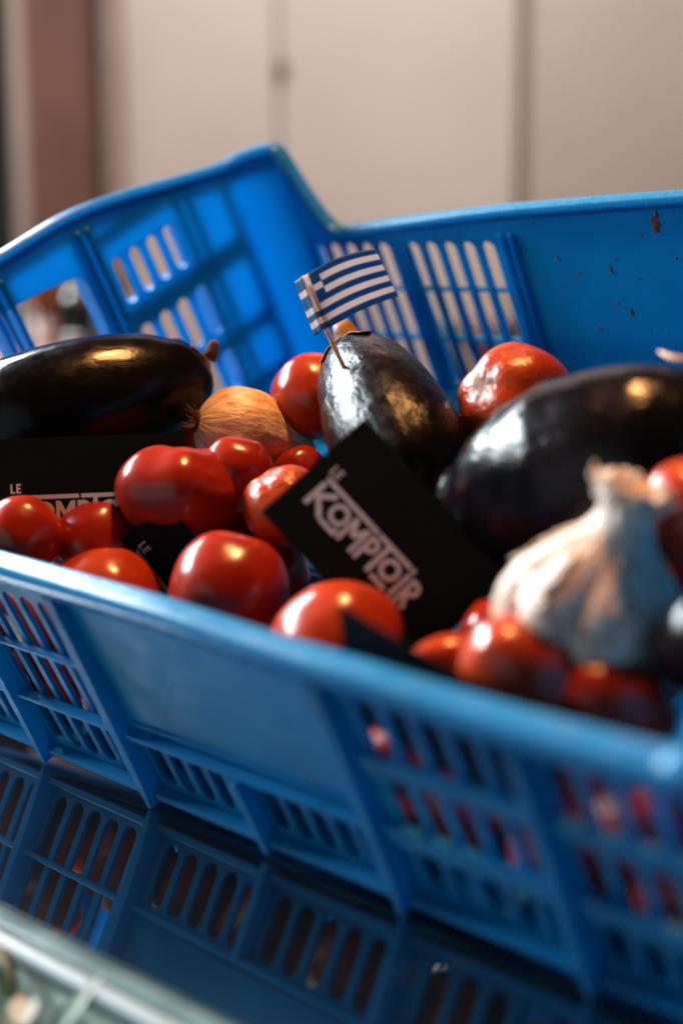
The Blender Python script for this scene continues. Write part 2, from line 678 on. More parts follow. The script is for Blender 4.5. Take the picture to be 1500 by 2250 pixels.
def long_wall(bc, out):
    # sheet
    top = [(A1 - RC - (A1 - A0 - 2 * RC) * k / 120.0) for k in range(121)]
    outer = [(A0 + RC, 4.0), (A1 - RC, 4.0)] + [(a, h_long(a, out) - 1.8) for a in top]
    holes = [rrect(a0, a1, 9, 88, 3.5) for a0, a1 in GR]
    if out < 0:
        holes += [rrect(5, 56, 9, 32.5, 3.2), rrect(65, 116, 9, 32.5, 3.2)]
    me = uv_curve_mesh(outer, holes, TH)
    map_mesh(me, lambda v: Vector((v.x, bc - out * v.z, v.y)) * U)
    wall = link('long_wall', me, PL, CR)
    WALLS[out] = wall
    for a0, a1 in GR:
        p = (a1 - a0 + 3.4) / 5
        for k in range(4):
            place_slat(SL_NEAR if out < 0 else SL_FAR, (a0 - 1.7 + p * (k + 1), bc, 9), (1, 0, 0), (0, -1, 0), wall)
    for a0, a1 in ((5, 56), (65, 116)) if out < 0 else ():
        p = (a1 - a0 + 3.2) / 5
        for k in range(4):
            place_slat(SL_LOW, (a0 - 1.6 + p * (k + 1), bc, 9), (1, 0, 0), (0, -1, 0), wall)
    # outer ribs, rails and ledge
    o0 = bc + out * TH
    def obox(name, a0, a1, d0, d1, c0, c1, bev=0.35):
        ya, yb = sorted((o0 + out * d0, o0 + out * d1))
        return link(name, box_mesh(a0 * U, a1 * U, ya * U, yb * U, c0 * U, c1 * U, bev * U, 1), PL, wall)
    ribs = [(-131.5, 4), (-71, 6), (-2, 7), (123, 7), (192, 6), (252.5, 4)]
    for a, wd in ribs:
        h = wd / 2.0
        V = []
        ch = h_long(a, out) - 9.6 if abs(a - 60.5) < 180 else 92.0
        for d in (0.0, 1.0):
            s = 1.0 if d == 0 else 0.72
            for aa, c, dd in ((-h * s, ch, 4.4), (h * s, ch, 4.4), (h * s * 0.9, 14, 6.8), (0.9, 0.2, 7.4), (-0.9, 0.2, 7.4), (-h * s * 0.9, 14, 6.8)):
                V.append(Vector((a + aa, o0 + out * d * dd, c)) * U)
        F = [(0, 1, 2, 3, 4, 5), (11, 10, 9, 8, 7, 6)] + [(i, (i + 1) % 6, (i + 1) % 6 + 6, i + 6) for i in range(6)]
        link('rib', mesh('rib', V, F), PL, wall)
    obox('rib', 58.6, 62.4, 0, 6.4, 0.8, 33.2)
    segs = [(-129.3, -74.1), (-67.9, -5.7), (1.7, 119.3), (126.7, 188.9), (195.1, 250.3)]
    for i, (a0, a1) in enumerate(segs):
        if i == 2:
            obox('rail', a0, a1, 0, 4.4, 33.4, 35.4)
            obox('ledge', a0, 58.4, 0, 4.8, 3.6, 6.4)
            obox('ledge', 62.6, a1, 0, 4.8, 3.6, 6.4)
            obox('rail', a0 + 1, a1 - 1, 0, 1.0, 38.0, 39.6, 0.2)
        else:
            if a0 > 100:
                obox('rail', a0, a1, 0, 3.0, 29.5, 37.5)
                obox('rail', a0, a1, 0, 2.4, 58.5, 65.5)
            else:
                obox('rail', a0, a1, 0, 4.2, 33.4, 35.4)
                obox('rail', a0, a1, 0, 2.6, 61.0, 63.0)
            obox('ledge', a0, a1, 0, 4.8, 3.6, 6.4)


long_wall(B0, -1)
long_wall(B1, 1)

# inner beads beside the plain panel
for bc, s in ((B0, 1), (B1, -1)):
    for a in (-6.6, -1.2, 122.2, 127.6):
        ya, yb = sorted((bc + s * TH, bc + s * (TH + 1.5)))
        link('bead', box_mesh((a - 1.0) * U, (a + 1.0) * U, ya * U, yb * U, 14 * U, 92 * U, 0.5 * U, 2), PL, WALLS[-s])


def end_wall(ac, out):
    n = 60
    top = [(B1 - RC - (B1 - B0 - 2 * RC) * k / n) for k in range(n + 1)]
    outer = [(B0 + RC, 4.0), (B1 - RC, 4.0)] + [(b, h_end(b) - 1.8) for b in top]
    # handle opening, tapering with the arch, then slot blocks right and left of it
    hole = []
    for k in range(9):
        a = R(-90 + 90 * k / 8)
        hole.append((163 + 5 * math.cos(a), 105 + 5 * math.sin(a)))
    for k in range(9):
        a = R(90 * k / 8)
        hole.append((159.5 + 8.5 * math.cos(a), 126 + 8.5 * math.sin(a)))
    hole += [(140, 137.0), (120, 138.6), (100, 138.0)]
    for k in range(9):
        a = R(90 + 90 * k / 8)
        hole.append((84 + 8.5 * math.cos(a), 126 + 8.5 * math.sin(a)))
    for k in range(9):
        a = R(180 + 90 * k / 8)
        hole.append((80.5 + 5 * math.cos(a), 105 + 5 * math.sin(a)))
    blocks = [(184.5, 225, 108.5, 131), (184.5, 229, 70, 96), (184.5, 229, 32, 60), (38, 72, 108.5, 129), (38, 72, 70, 96), (38, 72, 32, 60)]
    holes = [hole] + [rrect(x0, x1, y0, y1, 2.6) for x0, x1, y0, y1 in blocks]
    me = uv_curve_mesh(outer, holes, TH)
    map_mesh(me, lambda v: Vector((ac + out * v.z, v.x, v.y)) * U)
    wall = link('end_wall', me, PL, CR)
    for x0, x1, y0, y1 in blocks:
        p = (x1 - x0 + 5.0) / 4
        sm = slat_mesh(y1 - y0, p, 5.0, TH - 0.1)
        for k in range(3):
            place_slat(sm, (ac, x0 - 2.5 + p * (k + 1), y0), (0, 1, 0), (1, 0, 0), wall)
    o0 = ac + out * TH
    def obox(name, b0, b1, d0, d1, c0, c1, bev=0.3, side=1):
        base = ac + side * out * TH
        xa, xb = sorted((base + side * out * d0, base + side * out * d1))
        return link(name, box_mesh(xa * U, xb * U, b0 * U, b1 * U, c0 * U, c1 * U, bev * U, 1), PL, wall)
    m = 0.5 * (B0 + B1)
    for b in (171.5, 180.5, 232, 240, 262.5):
        for bb in (b, 2 * m - b):
            obox('rib', bb - 1.5, bb + 1.5, 0, 11.0, 10, h_end(bb) - 6.0)
    for sgn in (0, 1):
        for c, d in ((143.5, 5.5), (105.0, 8.5), (99.5, 5.5), (64.5, 8.0), (36.0, 8.0), (12, 8.0)):
            for b0, b1 in ((182.1, 230.4), (233.6, 238.4), (241.6, 260.9)):
                if c > 140 and b0 > 232:
                    continue
                x0, x1 = (b0, b1) if not sgn else (2 * m - b1, 2 * m - b0)
                obox('rail', x0, x1, 0, d + 2.0, c - 1.4, c + 1.4)
    # inner beads beside the handle
    for b in (173.5, 178.8, 2 * m - 173.5, 2 * m - 178.8):
        obox('bead', b - 1.2, b + 1.2, 0, 2.0, 60, h_end(b) - 8, 0.5, -1)


end_wall(A0, -1)
end_wall(A1, 1)


def corner(ca, cb, a_start):
    """quarter round sheet; centre (ca,cb)"""
    n, m = 10, 2
    V, F = [], []
    for i in range(n + 1):
        an = a_start + PI / 2 * i / n
        for rr in (RC - TH, RC + TH):
            for c in (4.0, PEAK - 1.8):
                V.append(Vector((ca + rr * math.cos(an), cb + rr * math.sin(an), c)) * U)
    for i in range(n):
        q, p = i * 4, (i + 1) * 4
        F += [(q, p, p + 1, q + 1), (q + 2, q + 3, p + 3, p + 2), (q + 1, p + 1, p + 3, q + 3), (q, q + 2, p + 2, p)]
    F += [(0, 1, 3, 2), (n * 4, n * 4 + 2, n * 4 + 3, n * 4 + 1)]
    link('corner', mesh('corner', V, F), PL, CR)


corner(A0 + RC, B1 - RC, PI / 2)
corner(A1 - RC, B1 - RC, 0)
corner(A0 + RC, B0 + RC, PI)
corner(A1 - RC, B0 + RC, -PI / 2)


def rim():
    P = []       # (pos, outward)
    aa = [A0 + RC + 45 * (k / 26.0) for k in range(27)]
    mid = [A0 + RC + 45 + (A1 - A0 - 2 * RC - 90) * k / 16.0 for k in range(1, 16)]
    la = aa + mid + [A1 - RC - (x - A0 - RC) for x in reversed(aa)]
    lb = [B0 + RC + (B1 - B0 - 2 * RC) * k / 40.0 for k in range(41)]
    def arc(ca, cb, s):
        for k in range(1, 10):
            an = s + PI / 2 * k / 10
            o = Vector((math.cos(an), math.sin(an), 0))
            P.append((Vector((ca, cb, PEAK)) + o * RC, o))
    for a in la:
        P.append((Vector((a, B0, h_long(a, -1))), Vector((0, -1, 0))))
    arc(A1 - RC, B0 + RC, -PI / 2)
    for b in lb:
        P.append((Vector((A1, b, h_end(b))), Vector((1, 0, 0))))
    arc(A1 - RC, B1 - RC, 0)
    for a in reversed(la):
        P.append((Vector((a, B1, h_long(a, 1))), Vector((0, 1, 0))))
    arc(A0 + RC, B1 - RC, PI / 2)
    for b in reversed(lb):
        P.append((Vector((A0, b, h_end(b))), Vector((-1, 0, 0))))
    arc(A0 + RC, B0 + RC, PI)
    prof = [(-1.5, -3.2), (-1.5, 0.1), (-1.2, 0.8), (-0.5, 1.3), (0.6, 1.4), (3.6, 1.3), (5.6, 0.7), (7.0, -0.6), (7.4, -2.0),
            (7.0, -4.0), (5.4, -8.6), (3.7, -8.6), (3.6, -1.6), (1.5, -1.6), (1.5, -3.2)]
    n = len(P)
    V, F = [], []
    for i, (p, o) in enumerate(P):
        t = (P[(i + 1) % n][0] - P[i - 1][0]).normalized()
        up = o.cross(t)
        up = (up if up.z > 0 else -up).normalized()
        wob = 0.25 * noise.noise(p * 0.03)
        for x, y in prof:
            V.append((p + o * (x + wob) + up * (y + wob)) * U)
    k = len(prof)
    for i in range(n):
        for j in range(k):
            F.append((i * k + j, i * k + (j + 1) % k, ((i + 1) % n) * k + (j + 1) % k, ((i + 1) % n) * k + j))
    me = mesh('rim', V, F)
    me.polygons.foreach_set('use_smooth', [True] * len(me.polygons))
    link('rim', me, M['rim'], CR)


rim()
# floor of the crate, a slotted plate on low runners
fl_holes = []
for i in range(9):
    for j in range(6):
        a = -128 + i * 42.0
        b = 34 + j * 39.0
        fl_holes.append(rrect(a, a + 34, b, b + 10, 3))
        fl_holes.append(rrect(a, a + 34, b + 18, b + 28, 3))
me = uv_curve_mesh(rrect(A0 + TH, A1 - TH, B0 + TH, B1 - TH, RC - TH), fl_holes, 1.2)
map_mesh(me, lambda v: Vector((v.x, v.y, 5.4 + v.z)) * U)
link('floor', me, PL, CR)
# added support wedge, solid black so the gap under the crate reflects dark
rv_ = []
for a in (-138, 258):
    for b, c in ((34, -2.0), (276, -2.0)):
        q = cp(a, b, c)
        rv_ += [q, Vector((q.x, q.y, 0.001))]
rc_ = sum(rv_, Vector()) / 8
rc_.z = 0.0
added_wedge = link('added_wedge', mesh('added_wedge', [v - rc_ for v in rv_], [(0, 1, 3, 2), (4, 6, 7, 5), (0, 4, 5, 1), (2, 3, 7, 6), (0, 2, 6, 4), (1, 5, 7, 3)]),
             mat_plain('added_wedge_black', (0.010, 0.010, 0.011), 0.7))
added_wedge.location = rc_
tag(added_wedge, 'added dark wedge filling the gap under the raised far side of the blue crate', 'wedge')

# bits of dried plant stuck to the far wall
rnd = random.Random(5)
specks = [(74, 94.5, 2.3, 3.4), (75.5, 99.5, 0.9, 2.0), (52, 54, 1.1, 2.2), (47, 74, 0.8, 2.4), (80, 79.5, 0.8, 0.8), (60, 70, 0.9, 0.7),
          (21, 80, 0.7, 1.8), (84, 66, 0.7, 1.9), (13, 97, 0.8, 0.9), (46, 58, 1.3, 0.7), (30, 72, 1.6, 0.6), (66, 90, 0.6, 0.6),
          (-103, 95, 1.0, 2.2), (-64, 95, 0.8, 1.4), (33, 45, 0.8, 1.2)]
M['speck'] = mat_plain('dried_speck', (0.045, 0.016, 0.006), 0.8, 0.5, 900, 0.5)
for a, c, ra, rc in specks:
    V, F = [], []
    N = 12
    V.append(Vector((0, -0.28, 0)) * U)
    for k in range(N):
        an = 2 * PI * k / N
        q = 1 + rnd.uniform(-0.25, 0.25)
        V.append(Vector((ra * q * math.cos(an), 0, rc * q * math.sin(an))) * U)
    for k in range(N):
        F.append((0, 1 + k, 1 + (k + 1) % N))
    F.append(tuple(range(N, 0, -1)))
    o = link('dried_speck', mesh('speck', V, F, False), M['speck'], WALLS[1])
    o.location = Vector((a, B1 - TH - 0.05, c)) * U


# ------------------------------------------------------------------ vegetables
def tomato_mesh(seed, lobes=0.05, nl=5, squash=0.88, dimple=0.14, nu=56, nv=36, tip=0.0):
    rd = random.Random(seed)
    ph = rd.uniform(0, 6)
    ph2 = rd.uniform(0, 6)
    off = Vector((rd.uniform(0, 50), rd.uniform(0, 50), rd.uniform(0, 50)))
    V, F = [], []
    for i in range(nv + 1):
        th = PI * i / nv
        for j in range(nu):
            f = 2 * PI * j / nu
            s = math.sin(th)
            r = 1 + lobes * (s ** 1.3) * math.cos(nl * f + ph) * (0.5 + 0.5 * math.cos(th)) ** 0.7 + 0.25 * lobes * s * math.cos(2 * f + ph2)
            d = Vector((s * math.cos(f), s * math.sin(f), math.cos(th)))
            r += 0.055 * noise.noise(d * 1.1 + off) + 0.012 * noise.noise(d * 3.5 + off)
            z = d.z * squash - dimple * math.exp(-(th / 0.42) ** 2) + (-tip * math.exp(-((PI - th) / 0.55) ** 2))
            V.append(Vector((d.x * r, d.y * r, z * r)))
    for i in range(nv):
        for j in range(nu):
            a, b = i * nu + j, i * nu + (j + 1) % nu
            F.append((a, a + nu, b + nu, b))
    me = bpy.data.meshes.new('tomato')
    me.from_pydata([tuple(v) for v in V], [], F)
    bm = bmesh.new()
    bm.from_mesh(me)
    bmesh.ops.remove_doubles(bm, verts=bm.verts, dist=1e-4)
    bmesh.ops.recalc_face_normals(bm, faces=bm.faces)
    bm.to_mesh(me)
    bm.free()
    me.polygons.foreach_set('use_smooth', [True] * len(me.polygons))
    return me


def pole_rot(d, roll=0.0):
    """rotation taking +Z onto the direction d given in view terms (right, up, towards viewer)"""
    v = (CAMX * d[0] + CAMU * d[1] + CAMB * d[2]).normalized()
    return Vector((0, 0, 1)).rotation_difference(v) @ Quaternion((0, 0, 1), roll)


def tomato(pos, r, mat, pole, seed, label, lobes=0.04, nl=5, squash=0.88, dimple=0.14, stretch=1.0, tip=0.0, group=None):
    me = tomato_mesh(seed, lobes, nl, squash * stretch, dimple, tip=tip)
    for v in me.vertices:
        v.co *= r * U
    o = link('tomato', me, M['tom'][mat], None, cp(*pos), pole_rot(pole, seed * 1.7))
    tag(o, label, 'tomato', group or 'tomatoes in the crate')
    return o


tomato((-23.9, 166.5, 78.0), 18.3, 1, (0.3, -0.6, -0.8), 1, 'orange red tomato behind the eggplant with the flag, left of it', squash=1.0, dimple=0.05, lobes=0.02)
tomato((76.5, 173.1, 79.0), 21.7, 2, (-0.72, 0.30, 0.60), 2, 'tomato with brown corky scab between the two wrinkled eggplants', lobes=0.05, squash=0.95, dimple=0.10)
tomato((-18.4, 84.8, 86.0), 25.4, 0, (0.10, 0.95, -0.02), 3, 'largest lobed dark red tomato right of the upright lettered card', lobes=0.05, nl=6, squash=0.78, dimple=0.12)
tomato((-4.6321, 102.9, 84.0), 14.8, 0, (0.3, 0.7, -0.6), 4, 'dark red tomato half hidden behind the largest tomato, below the onion', squash=0.95)
tomato((25.1, 96.4, 78.0), 15.9, 3, (-0.48, 0.78, 0.30), 5, 'tomato with small pale scar, partly covered by the big lettered card', squash=0.95, dimple=0.10)
tomato((-47.1, 32.5, 98.0), 15.4, 0, (0.2, -0.8, -0.5), 6, 'tomato at the left edge in front of the upright lettered card', squash=0.95, dimple=0.05)
tomato((-37.9, 54.4, 81.0), 17.5, 0, (0.1, -0.7, -0.7), 7, 'tomato covering the lower half of the upright card lettering', squash=0.90, dimple=0.05)
tomato((-15.6, 34.9, 73.0), 20.4, 1, (0.2, -0.9, -0.2), 8, 'tomato peeking over the near rim below the small tilted black card', squash=0.92, dimple=0.05)
tomato((29.4, 56.8, 69.0), 21.3, 0, (0.35, 0.75, -0.45), 9, 'tall tomato at the near rim left of the big lettered card', lobes=0.05, nl=4, squash=1.02, dimple=0.12)
tomato((7.2403, 87.6, 50.0), 17.2, 0, (0.3, 0.6, -0.6), 10, 'tomato tucked between the tall front tomato and the big card', squash=0.95)
tomato((85.6, 50.2, 65.0), 21.9, 1, (0.4, -0.7, -0.5), 11, 'tomato with a bright highlight in front of the big lettered card', squash=0.86, dimple=0.05)
tomato((190.1, 108.4, 91.0), 16.5, 1, (0.2, -0.5, -0.7), 12, 'tomato at the right edge behind the garlic stem', squash=0.95, dimple=0.05)
tomato((-12.7, 136.5, 60.0), 12.1, 0, (0.5, 0.3, -0.6), 13, 'small dark tomato deep between onion and flag eggplant', squash=0.95)
tomato((126.2, 79.1, 54.0), 12.2, 0, (0.5, 0.3, -0.6), 14, 'dark tomato hidden below the garlic at its left', squash=0.95)
tomato((131.6, 55.2, 65.0), 8.2, 1, (0.98, 0.0, -0.1), 15, 'small pointed tomato beside the front black card', squash=1.0, stretch=1.55, dimple=0.05, tip=0.35, lobes=0.0)
tomato((171.4, 45.6, 76.0), 16.4, 1, (-0.86, 0.42, 0.20), 16, 'blurred plum tomato at the near rim in front of the garlic', squash=1.0, stretch=1.38, dimple=0.04, lobes=0.02)
tomato((192.5, 50.0, 69.0), 12.9, 0, (-0.92, 0.38, 0.05), 17, 'red plum tomato lying right of the blurred one, by the crate corner', squash=1.0, stretch=1.35, dimple=0.04, lobes=0.02)

tomato((-17.4, 105.5, 54.0), 18.9, 0, (0.3, 0.5, -0.6), 18, 'shadowed tomato low in the gap left of the big lettered card', squash=0.95)
tomato((170.9, 112.2, 58.0), 16.6, 0, (0.3, 0.5, -0.6), 19, 'shadowed tomato low in the gap right of the garlic', squash=0.95)
tomato((-84.1, 135.7, 66.0), 15.8, 0, (0.3, 0.5, -0.6), 20, 'shadowed tomato below the stem end of the left eggplant', squash=0.95)

# tomatoes lower down, seen only through the slats
low_me = [tomato_mesh(s, 0.04, 5, 0.9, 0.1, 32, 20) for s in (31, 32, 33)]
NTH = ['first', 'second', 'third', 'fourth', 'fifth', 'sixth', 'seventh', 'eighth', 'ninth']
for k in range(9):
    o = link('tomato', low_me[k % 3], M['tom'][(k * 7) % 2], None, cp(-122 + 42.5 * k + rnd.uniform(-2, 2), 36.5 + rnd.uniform(0, 1.5), 26.5),
             Euler((rnd.uniform(0, 6), rnd.uniform(0, 6), rnd.uniform(0, 6))).to_quaternion())
    s = (20.4 + rnd.uniform(-0.6, 0.6)) * U
    o.scale = (s, s, s)
    tag(o, 'bottom layer tomato behind the near slats, %s from the handle end' % NTH[k], 'tomato', 'tomatoes in the bottom layer')
for k, (a, b, c, s) in enumerate(((-112, 36, 50, 15), (-72, 34, 56, 15), (55, 34, 46, 12), (120, 34, 44, 13), (160, 34, 44, 13), (205, 34, 44, 15), (240, 36, 46, 16))):
    o = link('tomato', low_me[k % 3], M['tom'][k % 2], None, cp(a, b, c), Euler((rnd.uniform(0, 6), rnd.uniform(0, 6), 0)).to_quaternion())
    s *= U
    o.scale = (s, s, s)
    tag(o, 'small middle layer tomato behind the near slats, %s from the handle end' % NTH[k], 'tomato', 'tomatoes in the middle layer')


def eggplant(chain, mat, seed, label, wr=0.0, stem_dir=None, nu=72, m=14):
    pts = catmull(chain, m)
    P = [cp(*p[:3]) for p in pts]
    rad = [max(p[3], 0.3) * U for p in pts]
    base = P[0].copy()
    ax = (P[-1] - P[0]).normalized()
    q = Vector((0, 0, 1)).rotation_difference(ax)
    root = empty('eggplant', base, q)
    tag(root, label, 'eggplant', 'eggplants in the crate')
    inv = q.inverted()
    P = [inv @ (p - base) for p in P]
    # round the blossom end
    fr = spine_frames(P)
    rings = []
    off = Vector((seed * 3.1, seed * 1.7, 0))
    def ring(p, x, y, r, s):
        out = []
        for k in range(nu):
            an = 2 * PI * k / nu
            d = x * math.cos(an) + y * math.sin(an)
            rr = r
            if r > 0:
                nn = noise.noise(Vector((math.cos(an) * 1.5, math.sin(an) * 1.5, s * 2.0)) + off)
                rr = r * (1 + 0.022 * nn)
                if wr:
                    a1 = noise.fractal(Vector((math.cos(an) * 5, math.sin(an) * 5, s * 3.2)) + off, 0.9, 2.0, 4)
                    ridge = 1 - abs(noise.noise(Vector((math.cos(an) * 4, math.sin(an) * 4, s * 2.2)) + off * 2))
                    rr = r * (1 + 0.018 * nn + wr * (0.030 * a1 + 0.035 * ridge ** 4))
            out.append(p + d * rr)
        return out
    L = len(fr)
    for i, ((p, t, x, y), r) in enumerate(zip(fr, rad)):
        rings.append(ring(p, x, y, r, i / m))
    p, t, x, y = fr[-1]
    r = rad[-1]
    for kk in range(1, 7):
        an = PI / 2 * kk / 6
        rings.append(ring(p + t * r * 0.8 * math.sin(an), x, y, max(r * math.cos(an), 1e-5), (L + kk) / m))
    body = link('body', grid_tube(rings), mat, root)
    # dried calyx: ragged lobes hugging the stem end
    p, t, x, y = fr[0]
    rd = random.Random(seed)
    nl = 6
    NN = 84
    V, F = [], []
    rowsn = 7
    ph = rd.uniform(0, 6)
    for i in range(rowsn + 1):
        for k in range(NN):
            an = 2 * PI * k / NN
            lob = 0.34 + 0.62 * abs(math.cos(nl * 0.5 * an + ph)) ** 2.2 + 0.12 * noise.noise(Vector((math.cos(an) * 4, math.sin(an) * 4, seed)))
            s = (i / rowsn) * lob * 1.25 * m * 0.95      # distance along the spine in samples
            i0 = min(int(s), L - 2)
            f = s - i0
            pp = fr[i0][0].lerp(fr[i0 + 1][0], f)
            rr = rad[i0] * (1 - f) + rad[i0 + 1] * f
            d = fr[i0][2] * math.cos(an) + fr[i0][3] * math.sin(an)
            lift = 0.5 * U + (0.0 if i < rowsn - 1 else (i - rowsn + 2) * 0.7 * U * (0.4 + abs(noise.noise(Vector((an * 3, seed, 1))))))
            V.append(pp + d * (rr + lift))
    for i in range(rowsn):
        for k in range(NN):
            a, b = i * NN + k, i * NN + (k + 1) % NN
            F.append((a, b, b + NN, a + NN))
    cal = link('calyx', mesh('calyx', V, F, True), M['calyx'], root)
    md = cal.modifiers.new('thickness', 'SOLIDIFY')
    md.thickness = 0.5 * U
    sd = inv @ (CAMX * stem_dir[0] + CAMU * stem_dir[1] + CAMB * stem_dir[2]).normalized()
    sl = stem_dir[3]
    sp = [p - t * 1.0 * U, p + sd * sl * 0.4 * U - t * 1.5 * U, p + sd * sl * 0.75 * U - t * 1.0 * U, p + sd * sl * U]
    link('stem', tube(sp, [rad[0] * 1.15, rad[0] * 0.9, rad[0] * 0.72, rad[0] * 0.55], 14), M['calyx_green'] if stem_dir[4] else M['calyx'], root)
    return root


eggplant([(-68.1, 154.4, 100.0, 3.1), (-69.7, 148.2, 100.0, 12.7), (-71.5, 135.2, 101.0, 20.3), (-78.0, 116.1, 105.0, 26.2), (-89.7, 92.2, 110.0, 28.5), (-104.3, 73.3, 114.0, 25.4), (-114.7, 62.3, 116.0, 12.9)],
         M['egg_smooth'], 1, 'smooth glossy black eggplant lying at the left below the handle', 0.0, (0.35, 0.85, 0.1, 9, 0))
eggplant([(-9.9, 183.2, 90.0, 6.3), (6.3, 169.5, 89.0, 17.7), (26.9, 153.6, 86.0, 22.9), (44.7, 139.7, 81.0, 24.5), (62.5, 128.9, 75.0, 22.5), (72.7, 124.3, 70.0, 14.5)],
         M['egg_wrinkled'], 2, 'wrinkled dull black eggplant with the small paper flag stuck in it', 0.06, (-0.42, 0.95, -0.1, 14, 1))
eggplant([(199.2, 150.5, 86.0, 6.7), (188.6, 147.7, 85.0, 19.1), (175.4, 146.0, 83.0, 27.2), (153.2, 138.6, 81.0, 34.5), (129.3, 132.5, 78.0, 34.4), (112.8, 127.0, 75.5, 29.7), (100.3, 123.5, 73.8, 23.1), (90.9, 120.8, 72.6, 14.3)],
         M['egg_worn'], 3, 'large black eggplant on the right with a worn shiny blossom end', 0.05, (0.8, 0.5, 0.2, 12, 0))
eggplant([(240.1, 77.7, 84.0, 5.1), (234.1, 75.0, 84.0, 10.3), (223.7, 70.3, 83.0, 15.6), (213.8, 66.1, 81.0, 15.3), (207.9, 63.9, 79.0, 10.1)],
         M['egg_smooth'], 4, 'blurred eggplant end at the right edge in front of the garlic', 0.0, (0.8, 0.4, 0.2, 8, 0))


def onion():
    c = cp(-37.7, 135.3, 79.0)
    q = pole_rot((-0.90, 0.22, 0.30))           # roots towards the left
    root = empty('onion', c, q)
    tag(root, 'orange brown papery onion between the left eggplant and a tomato', 'onion')
    r = 18.6 * U
    prof = []
    nu = 64
    rings = []
    for i in range(41):
        th = PI * i / 40
        z = math.cos(th)
        rr = math.sin(th) ** 0.92
        zz = z * 1.02
        if z < -0.55:                            # long tapering neck
            f = (-z - 0.55) / 0.45
            zz = z - 0.75 * f ** 1.6
            rr *= (1 - 0.35 * f)
        rg = []
        for k in range(nu):
            an = 2 * PI * k / nu
            q_ = rr * (1 + 0.020 * noise.noise(Vector((math.cos(an) * 2.2, math.sin(an) * 2.2, z * 1.2))) +
                       0.012 * math.cos(9 * an + 3 * z) + 0.014 * noise.noise(Vector((math.cos(an) * 7, math.sin(an) * 7, z * 1.5))))
            rg.append(Vector((q_ * math.cos(an), q_ * math.sin(an), zz)) * r)
        rings.append(rg)
    link('bulb', grid_tube(rings), M['onion'], root)
    # root disc with short dried rootlets
    rd = random.Random(3)
    rk = link('root_disc', lathe([(0.0, 0.99), (0.20, 0.99), (0.26, 1.02), (0.22, 1.08), (0.10, 1.06), (0.0, 1.05)], 24), M['calyx'], root)
    rk.scale = (r, r, r)
    for i in range(16):
        an = rd.uniform(0, 2 * PI)
        s = rd.uniform(0.05, 0.22)
        b = Vector((math.cos(an) * s, math.sin(an) * s, 1.03))
        e = b + Vector((math.cos(an) * rd.uniform(0.05, 0.25), math.sin(an) * rd.uniform(0.05, 0.25), rd.uniform(0.12, 0.30)))
        mdl = (b + e) * 0.5 + Vector((rd.uniform(-.05, .05), rd.uniform(-.05, .05), 0.03))
        link('rootlet', tube([b * r, mdl * r, e * r], [0.022 * r, 0.018 * r, 0.008 * r], 6), M['calyx'], root)
    return root


onion()


